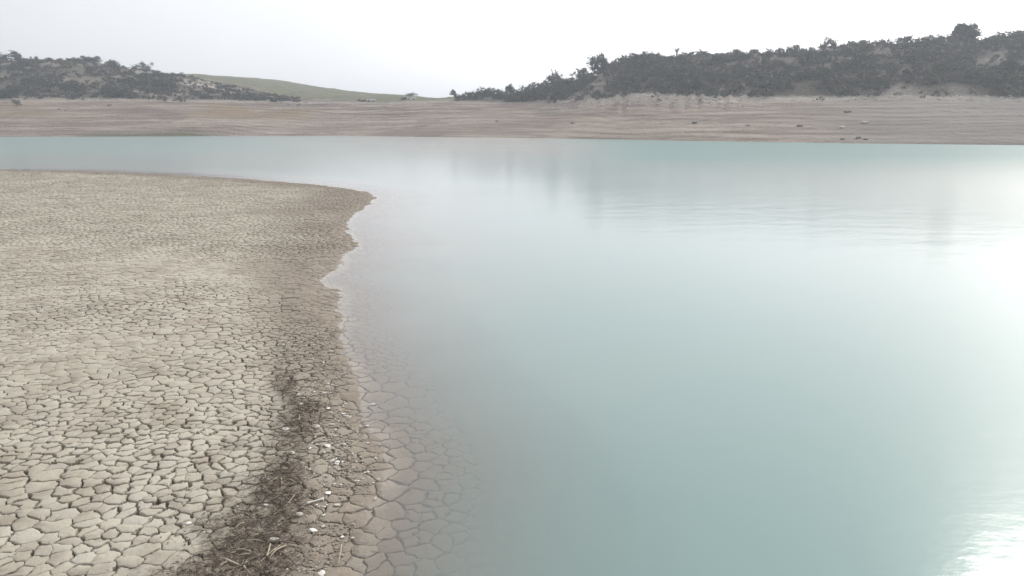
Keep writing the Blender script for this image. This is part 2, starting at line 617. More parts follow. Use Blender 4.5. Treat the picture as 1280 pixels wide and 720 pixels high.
# lake bed and the plain mud beneath and beyond the plates
def build_bed():
    ts = np.concatenate([np.linspace(-6, -1.4, 30)[:-1], np.linspace(-1.4, 1.6, 160), np.linspace(1.6, 6, 20)[1:]])
    ys = np.concatenate([[1.5, 2.2], np.geomspace(3, 320, 170)])
    X, Y, f = polar_grid(ts, ys)
    sd = signed_dist(X, Y)
    Z = mud_z(X, Y, sd) - .045 - .13 * smooth(.3, 3, sd)
    me = mesh_from('lake_bed', np.stack([X, Y, Z], 1), f, dict(damp=np.maximum(damp_at(X, Y, sd), smooth(.2, -.2, sd) * .5), organic=X * 0, cell=X * 0))
    tag(link('lake_bed', me, M_MUD), kind='structure')


build_bed()

# ------------------------------------------------------------------ far shore and hills
# column: photo x, waterline y, vegetation-edge y, its distance behind the waterline, hill-top y, distance, back-hill y, distance
HILL = [(-700, 171, 122, 84, 84, 190, 90, 330), (-200, 171, 122, 84, 78, 175, 88, 330), (0, 171, 122.5, 84, 78, 172, 88, 330),
        (60, 171, 122, 84, 75, 170, 88, 330), (100, 171, 121.5, 84, 76, 168, 90, 330), (150, 170.8, 122, 84, 83, 165, 91, 330),
        (200, 170.6, 123, 86, 91, 160, 91.5, 340), (240, 170.4, 123.5, 88, 98, 150, 92.5, 350), (280, 170.2, 124, 90, 107, 140, 94.5, 350),
        (320, 170, 125, 92, 115, 130, 97, 350), (360, 170, 126, 94, 123, 122, 101, 345), (400, 170, 127, 95, 125, 120, 108.5, 330),
        (460, 170.3, 127.5, 96, 126, 118, 115.5, 310), (510, 171, 126, 98, 124.5, 120, 119.5, 280), (545, 171.3, 126, 98, 124, 120, 123, 240),
        (575, 171.7, 126.5, 96, 122.5, 120, 123, 240), (620, 172, 127, 92, 120, 115, 122, 220), (660, 172.6, 127, 88, 118, 112, 122, 200),
        (690, 173, 126.5, 84, 114, 110, 122, 200), (720, 173.6, 125, 80, 105, 110, 115, 200), (745, 174, 124, 76, 93, 110, 105, 200),
        (775, 174.6, 121, 72, 78, 112, 92, 200), (805, 175.2, 119, 70, 73, 112, 85, 200), (840, 175.8, 119, 68, 74, 110, 82, 200),
        (900, 176.8, 119, 66, 71, 112, 78, 200), (960, 177.8, 119, 65, 70, 118, 78, 200), (1020, 178.7, 119, 64, 63, 122, 74, 200),
        (1060, 179.2, 119, 63, 58, 124, 70, 200), (1120, 180, 119, 62, 53.5, 126, 68, 200), (1200, 180.8, 119.5, 62, 50.5, 128, 66, 200),
        (1280, 181.6, 120, 62, 48, 130, 64, 200), (1500, 184, 120, 60, 44, 130, 64, 200), (2000, 186, 121, 60, 42, 130, 64, 200)]
HB = np.array([bearing(h[0], 140) for h in HILL])
HS = np.array([CAM_H / -tan_el(h[1]) for h in HILL])


def _zat(py, Y):
    return CAM_H + tan_el(py) * Y


HE_D = np.array([h[3] for h in HILL], float); HE_Z = np.array([_zat(h[2], s + h[3]) for h, s in zip(HILL, HS)])
HR_D = np.array([h[5] for h in HILL], float); HR_Z = np.array([_zat(h[4], s + h[5]) for h, s in zip(HILL, HS)])
HK_D = np.array([h[7] for h in HILL], float); HK_Z = np.array([_zat(h[6], s + h[7]) for h, s in zip(HILL, HS)])


def terrain(t, Dn):
    """height at bearing t, Dn metres behind the waterline; also Y."""
    t = np.asarray(t, float); Dn = np.asarray(Dn, float)
    ip = lambda a: np.interp(t, HB, a)
    s = ip(HS); Y = s + Dn; X = t * Y
    de, ze, dr, zr, dk, zk = ip(HE_D), ip(HE_Z), ip(HR_D), ip(HR_Z), ip(HK_D), ip(HK_Z)
    u1 = np.clip(Dn / de, 0, 1)
    z1 = ze * (.86 * u1 + .14 * u1 ** 3)
    u2 = np.clip((Dn - de) / (dr - de), 0, 1)
    z2 = (zr - ze) * (u2 * (1.35 - .35 * u2))
    u3 = np.clip((Dn - dr) / (dk - dr), 0, 1)
    z3 = (zk - zr) * u3
    z4 = -.03 * np.clip(Dn - dk, 0, None)
    z = z1 + z2 + z3 + z4
    k = smooth(2, 25, Dn)
    # small terraces cut by the falling water
    ph = z1 * .85 + 2.2 * fbm(X * .014, Y * .014, 4, 81)
    saw = ph - np.floor(ph)
    terr = (smooth(0, .22, saw) - saw) * .5 * smooth(0, .06, u1) * (1 - smooth(.9, 1.0, u1)) * np.clip(2.6 * vnoise(X * .025, Y * .03, 82) - .6, 0, 1.6) * (1 - .55 * smooth(.25, .45, t))
    rough = fbm(X * .05, Y * .05, 4, 83) * (.5 + 1.5 * u2 * (u2 < 1) + .6 * u2) * k
    fine = fbm(X * .35, Y * .35, 3, 84) * (.10 + .25 * smooth(.7, 1, u1)) * k
    # gullied scarp below the wood
    g = smooth(bearing(690, 120), bearing(760, 120), t) * smooth(bearing(960, 120), bearing(880, 120), t) * smooth(.5, .8, u1) * (1 - smooth(.1, .5, u2))
    gul = -3.2 * np.abs(fbm(t * 60, Dn * .012, 3, 85)) * g + 1.2 * g
    return X, Y, z + terr + rough + fine + gul - .25 * (1 - smooth(0, 3, Dn)), u1, u2, u3


def build_hills():
    ts = np.concatenate([np.linspace(-2.4, -.95, 60)[:-1], np.linspace(-.95, 1.0, 640), np.linspace(1.0, 2.6, 50)[1:]])
    ds = np.concatenate([np.linspace(-14, -2, 5), np.linspace(-1.2, 100, 180), np.linspace(101, 180, 60)[1:], np.linspace(183, 360, 45), [420, 520, 700, 900]])
    T, Dn = np.meshgrid(ts, ds)
    T = T.ravel(); Dn = Dn.ravel()
    X, Y, Z, u1, u2, u3 = terrain(T, np.maximum(Dn, 0))
    neg = np.minimum(Dn, 0)
    Y = Y + neg; X = T * Y; Z = Z + neg * .25
    nt, ny = len(ts), len(ds)
    i = np.arange(ny - 1)[:, None] * nt + np.arange(nt - 1)[None, :]
    f = np.stack([i, i + 1, i + nt + 1, i + nt], -1).reshape(-1, 4)
    px = 640 + F * T * .985
    n = fbm(X * .06, Y * .06, 4, 91)
    veg = smooth(.96, 1.02, u1 + .05 * n) * np.where(u1 >= 1, 1, .8)
    mid = smooth(300, 372, px - 60 * (1 - u2)) * smooth(700, 600, px)
    field = np.clip(smooth(.25, .9, u2) * mid * smooth(640, 560, px) + smooth(.12, .4, u3) * smooth(210, 260, px) * smooth(640, 560, px), 0, 1)
    veg = np.where(field > .5, 0, veg * (1 - .5 * smooth(400, 440, px) * smooth(600, 560, px)))
    # browner crest on the far field
    field = field * (1 - .55 * smooth(.75, .95, u3) * smooth(420, 340, px))
    ochre = np.clip((smooth(.40, .55, u1) * smooth(.92, .8, u1)) * (smooth(230, 290, px) * smooth(440, 360, px) + .55 * smooth(170, 60, px)), 0, 1)
    ochre *= smooth(-.35, .15, n)
    green = smooth(.10, .03, u1) * smooth(100, 130, px) * smooth(330, 230, px)
    pale = np.clip(smooth(.84 - .2 * smooth(700, 760, px) * smooth(960, 880, px), .97, u1 + .12 * n) * (1 - smooth(.06, .25, u2)) * (.45 + .55 * smooth(680, 760, px)) * smooth(1400, 1000, px), 0, 1)
    rockL = smooth(.05, .35, fbm(X * .03, Y * .13, 3, 95)) * smooth(.15, .5, u2) * (u3 <= .01) * smooth(150, 230, px) * smooth(380, 345, px)
    rockL2 = .3 * smooth(.12, .4, fbm(X * .03, Y * .16, 3, 96)) * smooth(.3, .5, u2) * (u3 <= .01) * smooth(60, 120, px) * smooth(200, 150, px)
    pale = np.clip(pale + rockL + rockL2, 0, 1)
    veg = veg * (1 - np.clip(rockL + rockL2, 0, 1))
    grey = smooth(900, 1150, px)
    me = mesh_from('hills', np.stack([X, Y, Z], 1), f, dict(veg=veg, field=field, ochre=ochre, green=green, pale=pale, grey=grey))
    tag(link('hills', me, M_BANK), kind='structure')


build_hills()

# country beyond, out to the horizon
me = mesh_from('ground', [(-2600, -900, -3.6), (2600, -900, -3.6), (2600, 2600, -3.6), (-2600, 2600, -3.6)], np.array([[0, 1, 2, 3]]),
               dict(veg=[1] * 4, field=[.4] * 4, ochre=[0] * 4, green=[0] * 4, pale=[0] * 4, grey=[0] * 4))
tag(link('ground', me, M_BANK), kind='structure')


def build_water():
    ts = np.concatenate([np.linspace(-6, -1.2, 30)[:-1], np.linspace(-1.2, .2, 190)[:-1], np.linspace(.2, 6, 90)])
    ys = np.concatenate([[1.2, 2, 2.8], np.geomspace(3.6, 330, 300)])
    X, Y, f = polar_grid(ts, ys)
    sd = signed_dist(X, Y)
    fs = sd[f].min(1)
    f = f[fs < .35]
    # hide nothing: drop only water that would lie under dry mud or under the far hills
    sc = np.interp(X / Y, HB, HS)
    f = f[(Y - sc)[f].min(1) < 9]
    dep = np.clip(-mud_z(X, Y, sd), 0, None)
    n = fbm(X * .25, Y * .25, 3, 101)
    opac = 1 - np.exp(-np.maximum(dep - .003, 0) * 14 * (1 + .35 * n))
    silt_sheen = np.exp(-np.clip(-sd, 0, None) / (np.interp(Y, [8, 14, 30, 60], [1.3, 2.2, 5.0, 4.0]) * (1 + .4 * n)))  # silt near shore; wider reach further out paints in the pinkish sky sheen
    lee = X - .085 * Y + 9 * fbm(X * .03, Y * .015, 3, 103)
    gust = np.maximum(smooth(-8, 14, lee) * smooth(42, 112, Y), .62 * smooth(-.10, -.42, X / Y + .06 * fbm(X * .04, Y * .03, 2, 104)) * smooth(75, 150, Y))
    wide = smooth(-6, 14, lee) * smooth(18, 50, Y)
    breeze = .14 + smooth(0, 5, -sd) * .18 + .6 * np.maximum(gust * .8, wide * .42)
    me = mesh_from('water', np.stack([X, Y, X * 0], 1), f, dict(opacity=opac, silt_sheen=silt_sheen, breeze=breeze, ruffle=gust))
    tag(link('water', me, M_WATER), kind='structure')


build_water()


# ------------------------------------------------------------------ vegetation
def leaf_cloud(rng, nclump, nleaf, rx, rz, leaf, base=0.0, shell=.62, flat_bottom=True, jit=.22):
    """leaf-sized quads in clumps through a crown's volume; returns verts, faces."""
    v, f = [], []
    for c in range(nclump):
        while True:
            d = rng.normal(size=3); d /= np.linalg.norm(d)
            if not flat_bottom or d[2] > -.55:
                break
        r = rng.uniform(shell, 1.0) ** .7
        cen = d * r * np.array([rx, rx, rz]) * (1 + jit * rng.normal())
        cr = rng.uniform(.24, .42) * rx
        pts = rng.normal(size=(nleaf, 3)) * cr * .5 + cen
        for p in pts:
            a = rng.normal(size=3); a /= np.linalg.norm(a)
            b = np.cross(a, rng.normal(size=3)); b /= np.linalg.norm(b) + 1e-9
            s = leaf * rng.uniform(.6, 1.35)
            k = len(v)
            v += [p - a * s, p + b * s * .55, p + a * s, p - b * s * .55]
            f.append((k, k + 1, k + 2, k + 3))
    v = np.array(v); v[:, 2] += rz * .55 + base
    v[:, 2] = np.maximum(v[:, 2], base - .05 + .12 * rng.random(len(v)))
    return v, np.array(f)


def tube_rings(path, radii, n=6):
    path = [Vector(p) for p in path]
    vs, fs = [], []
    for i, p in enumerate(path):
        d = (path[min(i + 1, len(path) - 1)] - path[max(i - 1, 0)]).normalized()
        a = d.orthogonal().normalized(); b = d.cross(a)
        for k in range(n):
            th = 2 * math.pi * k / n
            vs.append(p + (a * math.cos(th) + b * math.sin(th)) * radii[i])
    for i in range(len(path) - 1):
        for k in range(n):
            fs.append((i * n + k, i * n + (k + 1) % n, (i + 1) * n + (k + 1) % n, (i + 1) * n + k))
    fs.append(tuple(range(n))[::-1]); fs.append(tuple(range((len(path) - 1) * n, len(path) * n)))
    return vs, fs


def merge_tubes(list_):
    V, Fc = [], []
    for vs, fs in list_:
        k = len(V)
        V += [tuple(v) for v in vs]; Fc += [tuple(i + k for i in f) for f in fs]
    return V, Fc


rg = np.random.default_rng(21)
BUSH = []                       # low wide bushes, unit height about 1
for i in range(6):
    v, f = leaf_cloud(rg, 26, 26, .75, .55, .085)
    BUSH.append(mesh_from('bush', v, f, smooth_shade=False)); BUSH[-1].materials.append(M_LEAF[i % 3])
CROWN = []; TRUNK = []
for i in range(4):              # trees, unit height about 1
    v, f = leaf_cloud(rg, 34, 28, .42, .34, .055, base=.26, flat_bottom=False)
    CROWN.append(mesh_from('crown', v, f, smooth_shade=False)); CROWN[-1].materials.append(M_LEAF[(0, 2, 1, 2)[i]])
    tb = [tube_rings([(0, 0, -.08), (.015, .01, .2), (.0, .03, .42), (.03, .02, .66)], [.045, .036, .024, .008])]
    for k in range(4):
        th = k * 1.6 + rg.random()
        tb.append(tube_rings([(.01, .02, .2 + .06 * k), (.14 * math.cos(th), .14 * math.sin(th), .38 + .05 * k),
                              (.27 * math.cos(th + .2), .27 * math.sin(th + .2), .5 + .06 * k)], [.02, .013, .004], 5))
    vv, ff = merge_tubes(tb)
    TRUNK.append(mesh_from('trunk', vv, ff)); TRUNK[-1].materials.append(M_BARK)
v, f = leaf_cloud(rg, 80, 44, .40, .44, .042, base=.08, flat_bottom=False, shell=.45, jit=.08)
CROWN.append(mesh_from('crown', v, f, smooth_shade=False)); CROWN[-1].materials.append(M_LEAF[0]); TRUNK.append(TRUNK[0])


def ridge_D(t):
    ds = np.linspace(5, 340, 260)
    X, Y, Z, *_ = terrain(np.full(260, t), ds)
    return ds[np.argmax((Z - CAM_H) / Y)]


def ground_at(t, Dn):
    X, Y, Z, *_ = terrain(np.array([t]), np.array([Dn]))
    return float(X[0]), float(Y[0]), float(Z[0])


def hit(px, py):
    """where the photograph's line of sight meets the far terrain."""
    ds = np.linspace(0, 340, 1400)
    t = bearing(px, py)
    X, Y, Z, *_ = terrain(np.full(1400, t), ds)
    m = np.nonzero((Z - CAM_H) / Y >= tan_el(py))[0]
    i = m[0] if len(m) else int(np.argmax((Z - CAM_H) / Y))
    return float(X[i]), float(Y[i]), float(Z[i])


def tree(loc, height, label, group=None, var=0, spread=1.0, cat='tree'):
    r = empty('tree', loc, random.uniform(0, 6.28))
    r.scale = (height * spread, height * spread, height)
    tag(r, label, cat, group)
    link('crown', CROWN[var], None, r); link('trunk', TRUNK[var], None, r)
    return r


def bush(loc, height, label, group=None, var=0, spread=1.0):
    o = link('bush', BUSH[var], None)
    o.location = (loc[0], loc[1], loc[2] - .1 * height); o.rotation_euler = (0, 0, random.uniform(0, 6.28))
    o.scale = (height * spread, height * spread, height)
    tag(o, label, 'bush', group)
    return o


def on_ridge(px, back=0):
    t = bearing(px, 90)
    return ground_at(t, max(3, ridge_D(t) + back))


# trees and bushes that stand out on the skyline
SKY = [
    # px, height px, kind, variant, spread, label
    (1200, 23, 't', 4, 1.35, 'big round tree standing alone on the right hilltop'),
    (747, 24, 't', 1, 1.0, 'tall dark tree at the hill shoulder with sky showing under its crown'),
    (727, 16, 't', 3, 1.1, 'rounded tree just below the tall dark tree on the sloping skyline'),
    (694, 20, 't', 2, .95, 'slim grey tree at the foot of the right hill, beside a gap of sky'),
    (683, 13, 't', 0, 1.2, 'low spreading tree touching the slim grey tree'),
    (669, 15, 't', 3, 1.0, 'round topped tree rising highest in the hedge of shrubs on the low ridge'),
    (637, 13, 't', 1, .9, 'small pointed tree in the middle of the hedge on the low ridge'),
    (566, 9, 't', 1, .9, 'tiny lone shrub at the far left end of the low ridge'),
    (13, 13, 'b', 2, 1.2, 'dark bushy clump highest on the left hill skyline near the picture edge'),
    (141, 8, 'b', 0, 1.0, 'small bush poking above the middle of the left hill crest'),
    (177, 8, 'b', 5, 1.5, 'wide low bush where the left hill crest starts to fall'),
    (118, 6, 'b', 2, 1.6, 'flat dark bush on the left hill crest between two small ones'),
    (515, 3.5, 'b', 1, 2.2, 'low flat thicket on the skyline of the far green field'),
    (788, 9, 'b', 2, 1.6, 'rounded thicket on the first hump of the right hill'),
    (812, 9, 'b', 1, 1.7, 'wide grey thicket on the first hump of the right hill'),
    (917, 8, 'b', 4, .9, 'single small bush on the level part of the right skyline'),
    (974, 7, 'b', 2, .7, 'narrow little bush, leftmost of three on the rising right skyline'),
    (984, 7, 'b', 1, .7, 'faint thin bush, middle of three on the rising right skyline'),
    (994, 9, 'b', 3, 1.0, 'round bush, largest of three on the rising right skyline'),
    (1032, 13, 'b', 4, .8, 'upright pale bush standing clear on the right skyline'),
    (1067, 8, 'b', 2, 1.4, 'dark low bush on the crest just past the upright pale one'),
    (1124, 7, 'b', 0, 1.3, 'low bush on the crest left of the big round tree'),
    (1157, 6, 'b', 5, 1.6, 'very flat bush on the crest nearest the big round tree'),
    (1249, 9, 'b', 3, 1.3, 'bush on the crest right of the big round tree'),
    (1270, 11, 'b', 2, 1.2, 'pointed dark bush on the crest at the right picture edge'),
]
for px, hp, kind, var, spr, lab in SKY:
    x, y, z = on_ridge(px)
    h = hp * y / F
    if kind == 't':
        tree((x, y, z - .1), h * 1.12, lab, None, var, spr)
    else:
        bush((x, y, z), h * 1.15, lab, None, var, spr)

# the hedge-like row of shrubs on the low ridge
for i in range(30):
    px = 574 + i * 3.9 + random.uniform(-2, 2)
    x, y, z = ground_at(bearing(px, 120), np.interp(bearing(px, 120), HB, HE_D) + random.uniform(1, 22))
    bush((x, y, z), random.uniform(8, 13) * y / F * (.75 + .55 * (px - 574) / 110),
         'dark shrub in the hedge along the low ridge between the field and the right hill', 'shrubs in the hedge on the low ridge', random.choice((0, 2, 3, 5)), random.uniform(.7, 1.1))

# dense scrub on the right hill: the larger ones one by one
GR = 'bushes of the dense scrub on the right hill'
for i in range(125):
    px = random.uniform(700, 1330)
    t = bearing(px, 90)
    de, dr = np.interp(t, HB, HE_D), np.interp(t, HB, HR_D)
    u = random.random() ** .9
    x, y, z = ground_at(t, de + 1.5 + (dr - de - 3) * u)
    bush((x, y, z), random.uniform(2.2, 4.6) * (.5 if u > .85 else 1), 'grey green bush growing among many like it on the right hillside', GR, random.randrange(6), random.uniform(.8, 1.35))
# patchy bushes on the left hill
for i in range(125):
    px = random.uniform(-60, 355)
    t = bearing(px, 100)
    de, dr = np.interp(t, HB, HE_D), np.interp(t, HB, HR_D)
    u = random.random() ** 1.2
    x, y, z = ground_at(t, de + 1 + (dr - de - 2) * u)
    if vnoise(x * .06, y * .06, 120) < .24:
        continue
    bush((x, y, z), random.uniform(1.8, 4.4) * (1.15 if u < .4 else .75) * (.6 if px > 225 else 1), 'dark bush growing among many like it on the rocky left hillside', 'bushes scattered over the left hillside', random.choice((0, 2, 2, 3, 5)), random.uniform(.9, 1.5))

# undergrowth between them: nobody could count it
def scrub_mass():
    rng = np.random.default_rng(5)
    V, Fs = [], []
    k = 0
    protos = [leaf_cloud(rng, 9, 12, .75, .5, .16) for _ in range(5)]
    for i in range(3900):
        if i < 1900:
            px = rng.uniform(690, 1420); jit = 1.0
        else:
            px = rng.uniform(-160, 372); jit = .8 if px < 225 else .55
        t = bearing(px, 90)
        de, dr = np.interp(t, HB, HE_D), np.interp(t, HB, HR_D)
        x, y, z = ground_at(t, de - 2 - 17 * (rng.random() < .10) * rng.random() ** 2 + (dr - de + 8) * rng.random() ** 1.1)
        if i >= 1900 and i % 5 > 1 and vnoise(x * .06, y * .06, 120) < .22:
            continue
        if i < 1900 and i % 4 and fbm(np.array([x * .035]), np.array([y * .06]), 3, 130)[0] > .05:
            continue
        s = (.9 + 2.3 * rng.random() ** 1.6) * jit
        v, f = protos[i % 5]
        a = rng.uniform(0, 6.28)
        vv = v * np.array([s * 1.2, s * 1.2, s])
        vv = np.stack([vv[:, 0] * math.cos(a) - vv[:, 1] * math.sin(a) + x, vv[:, 0] * math.sin(a) + vv[:, 1] * math.cos(a) + y, vv[:, 2] + z - .1], 1)
        V.append(vv); Fs.append(f + k); k += len(vv)
    tint = np.concatenate([np.full(len(v), rng.random() ** 1.5) for v in V])
    me = mesh_from('hillside_scrub', np.vstack(V), np.vstack(Fs), dict(tint=tint), smooth_shade=False)
    o = link('hillside_scrub', me, M_LEAF[0])
    tag(o, 'low grey green undergrowth covering the hills between the bushes', 'scrub', None, 'stuff')


scrub_mass()


# spiky plant on the right skyline
def spiky():
    x, y, z = on_ridge(845)
    z += 1.3
    r = empty('spiky_plant', (x, y, z))
    tag(r, 'spiky plant with upright bare blades on the right skyline', 'plant')
    parts = []
    for k in range(15):
        a = k * 2.4; lean = .25 + .5 * random.random()
        L = random.uniform(1.6, 3.3)
        d = Vector((math.cos(a) * lean, math.sin(a) * lean, 1)).normalized()
        parts.append(tube_rings([Vector((0, 0, .9)), Vector((0, 0, .9)) + d * L * .5, Vector((0, 0, .9)) + d * L + Vector((d.x, d.y, 0)) * .4], [.16, .13, .02], 4))
    vv, ff = merge_tubes(parts)
    link('blades', mesh_from('blades', vv, ff), M_LEAF[1], r)
    vv, ff = tube_rings([(0, 0, -.4), (0, 0, .5), (0, 0, 1.1)], [.4, .34, .3], 8)
    link('trunk', mesh_from('spiky_trunk', vv, ff), M_BARK, r)


spiky()


# ------------------------------------------------------------------ stones on the far bank
def rock_mesh(name, rng, flat=.6, sub=2, rough=.28):
    bm = bmesh.new()
    bmesh.ops.create_icosphere(bm, subdivisions=sub, radius=1)
    o = rng.uniform(0, 50, 3)
    for v in bm.verts:
        p = np.array(v.co)
        n = vnoise(p[0] * 1.6 + o[0] + p[2], p[1] * 1.6 + o[1] - p[2], 7) - .5
        n2 = vnoise(p[0] * 4 + o[1] - p[2], p[1] * 4 + o[2] + p[2], 8) - .5
        v.co *= 1 + rough * 2 * n + rough * .8 * n2
        v.co.z *= flat
    me = bpy.data.meshes.new(name); bm.to_mesh(me); bm.free()
    return me


rk = np.random.default_rng(9)
ROCKS = [(1053, 174.5, 1.0, 0, 'small dark stone at the far waterline, leftmost of a close three'),
         (1073, 172.5, 1.1, 0, 'dark stone just above the far waterline, topmost of a close three'),
         (1082, 174.5, 1.0, 0, 'dark stone at the far waterline, rightmost of a close three'),
         (1080, 154, 2.0, 1, 'broad pale boulder halfway up the grey far bank'),
         (1052, 160, 1.6, 1, 'pale boulder lower left of the broad one on the far bank'),
         (1000, 158, 1.5, 0, 'brownish boulder on the far bank left of the pale boulders'),
         (935, 157, 1.5, 1, 'pale weathered boulder midway along the far bank'),
         (868, 154, 1.3, 0, 'dark slab low on the pinkish part of the far bank'),
         (716, 154, 1.5, 0, 'dark stone on the pinkish bank below the wooded shoulder'),
         (621, 152, 1.0, 0, 'small dark stone on the pink bank below the hedge'),
         (74, 137, 1.2, 0, 'left dark stone of two close together on the ochre bank below the left hill'),
         (82, 138, 1.0, 0, 'right dark stone of two close together on the ochre bank below the left hill'),
         (1060, 140, 1.7, 0, 'dark boulder high on the far bank above the pale boulders')]
for px, py, w, m, lab in ROCKS:
    x, y, z = hit(px, py)
    o = link('boulder', rock_mesh('boulder', rk), (M_BOULDER, M_PALEROCK)[m])
    o.location = (x, y, z + .1); o.scale = (w * .62, w * .5, w * .45); o.rotation_euler = (0, 0, random.uniform(-.5, .5))
    tag(o, lab, 'boulder')


def rubble():
    """loose limestone along the foot of the scrub and on the rocky slope of the left hill"""
    V, Fs = [], []
    k = 0
    rng = np.random.default_rng(12)
    base = []
    for i in range(4):
        m = rock_mesh('tmp', rng, .65, 1, .35)
        v = np.array([tuple(a.co) for a in m.vertices]); f = np.array([tuple(p.vertices) for p in m.polygons])
        base.append((v, f)); bpy.data.meshes.remove(m)
    for i in range(1500):
        if i < 420:
            px = rng.uniform(-20, 420); u = rng.uniform(.93, 1.03); hill = False
        elif i < 980:
            px = rng.uniform(690, 960); u = rng.uniform(.72, 1.04); hill = False
        elif i < 1150:
            px = rng.uniform(960, 1300); u = rng.uniform(.86, 1.0); hill = False
        else:
            px = rng.uniform(215, 350); hill = True
        t = bearing(px, 120)
        de, dr = np.interp(t, HB, HE_D), np.interp(t, HB, HR_D)
        x, y, z = ground_at(t, de * u if not hill else de + (dr - de) * rng.uniform(.3, .95))
        if hill and fbm(np.array([x * .03]), np.array([y * .13]), 3, 95)[0] < .12:
            continue
        s = rng.uniform(.15, .55) * (1.2 if hill else 1)
        v, f = base[i % 4]
        a = rng.uniform(0, 6.28)
        q = v * s * np.array([1.3, .9, .8])
        V.append(np.stack([q[:, 0] * math.cos(a) - q[:, 1] * math.sin(a) + x, q[:, 0] * math.sin(a) + q[:, 1] * math.cos(a) + y, q[:, 2] + z], 1))
        Fs.append(f + k); k += len(v)
    o = link('rubble', mesh_from('rubble', np.vstack(V), np.vstack(Fs), smooth_shade=False), M_PALEROCK)
    tag(o, 'loose pale stones strewn along the top of the far bank', 'rubble', None, 'stuff')


rubble()


# ------------------------------------------------------------------ two parked cars far off by the field
M_CARPAINT = mat_plain('white_car_paint', (.74, .74, .74), (.80, .80, .80), 1.0, .3, 0, .5)
M_GLASSD = mat_plain('car_glass', (.03, .035, .04), (.05, .055, .06), 1.0, .1, 0, .5)
M_TYRE = mat_plain('tyre_rubber', (.02, .02, .02), (.035, .035, .035), 6.0, .85, .1)


def prism(profile, half):
    n = len(profile)
    v = [(x, -half, z) for x, z in profile] + [(x, half, z) for x, z in profile]
    f = [tuple(range(n))[::-1], tuple(range(n, 2 * n))] + [(i, (i + 1) % n, n + (i + 1) % n, n + i) for i in range(n)]
    return v, f


def car(px, py, yaw, label):
    x, y, z = hit(px, py)
    r = empty('parked_car', (x, y, z + .05), yaw)
    tag(r, label, 'car')
    v, f = prism([(-2.1, .35), (2.1, .35), (2.15, .75), (1.25, .95), (.55, 1.42), (-1.2, 1.46), (-1.95, .98), (-2.15, .85)], .85)
    b = link('body', mesh_from('body', v, f, smooth_shade=False), M_CARPAINT, r)
    bv = b.modifiers.new('bevel', 'BEVEL'); bv.width = .09; bv.segments = 2
    for s in (-1, 1):
        v, f = prism([(-1.55, 1.0), (.95, 1.0), (.48, 1.34), (-1.15, 1.37)], .012)
        w = link('side_window', mesh_from('side_window', v, f, smooth_shade=False), M_GLASSD, r); w.location = (0, s * .852, 0)
    v = [(1.2, -.7, .992), (1.2, .7, .992), (.62, .62, 1.40), (.62, -.62, 1.40)]
    v += [(a + .03, b_, c + .03) for a, b_, c in v]
    link('windscreen', mesh_from('windscreen', v, [(0, 1, 2, 3), (7, 6, 5, 4), (0, 4, 5, 1), (1, 5, 6, 2), (2, 6, 7, 3), (3, 7, 4, 0)], smooth_shade=False), M_GLASSD, r)
    for wx in (-1.35, 1.35):
        for s in (-1, 1):
            vs, fs = tube_rings([(0, -.1, 0), (0, .1, 0)], [.33, .33], 16)
            w = link('wheel', mesh_from('wheel', vs, fs), M_TYRE, r); w.location = (wx, s * .79, .33)


car(464, 126.6, .1, 'small white car parked at the foot of the green field, left of the two')
car(514, 124.6, -.08, 'white car half hidden on the skyline track, right of the two')
for px, py, h, lab in ((450, 126.5, 1.3, 'low dark bush just left of the small white car'), (455, 126.8, 1.1, 'tiny dark bush touching the small white car'),
                       (505, 124.8, 1.7, 'small dark bush at the left end of the white car on the track')):
    x, y, z = hit(px, py)
    bush((x, y, z), h, lab, None, 2, 1.3)


# ------------------------------------------------------------------ litter on the shore
def litter_mesh(name, n, place, size, long_, seed):
    rng = np.random.default_rng(seed)
    V, Fs = [], []
    k = 0
    cnt = 0
    while cnt < n:
        x, y = place(rng)
        if rng.random() > float(wrack(np.array([x]), np.array([y]))[0]) ** 1.3 * 1.1:
            continue
        cnt += 1
        V.append((x, y)); 
    P = np.array(V)
    z = mud_z(P[:, 0], P[:, 1]) + .015 * wrack(P[:, 0], P[:, 1])
    out, fs = [], []
    for i, (x, y) in enumerate(P):
        a = rng.uniform(0, math.pi); L = size * rng.lognormal(0, .5) * long_; w = size * .10 * rng.lognormal(.5, .55)
        d = np.array([math.cos(a), math.sin(a), rng.normal(0, .18)]); s = np.array([-d[1], d[0], 0])
        bend = s * rng.normal(0, .12) * L
        c = np.array([x, y, z[i] + rng.uniform(.004, .03)])
        k = len(out)
        for q, r_ in ((-1, .5), (0, 1), (1, .4)):
            m = c + d * L * .5 * q + (bend if q == 0 else 0)
            out += [m - s * w * r_, m + np.array([0, 0, w * 1.3 * r_]), m + s * w * r_]
        for g in (0, 3):
            fs += [(k + g, k + g + 1, k + g + 4, k + g + 3), (k + g + 1, k + g + 2, k + g + 5, k + g + 4), (k + g + 2, k + g, k + g + 3, k + g + 5)]
    return mesh_from(name, out, fs, smooth_shade=False)


def place_near(rng):
    y = 5.2 + 9.5 * rng.random() ** 1.7
    order = np.argsort(WR[:, 1])
    cx = np.interp(y, WR[order, 1], WR[order, 0]); hw = np.interp(y, WR[order, 1], WR[order, 2])
    return cx + rng.normal() * hw * .8, y


o = link('plant_litter', litter_mesh('plant_litter', 5600, place_near, .016, 4.2, 1), M_TWIG)
tag(o, 'mat of dark broken stems washed up along the drift line', 'plant litter', None, 'stuff')
o = link('straw_litter', litter_mesh('straw_litter', 1100, place_near, .016, 5.0, 2), M_STRAW)
tag(o, 'pale bits of straw strewn over the dark drift line', 'straw', None, 'stuff')


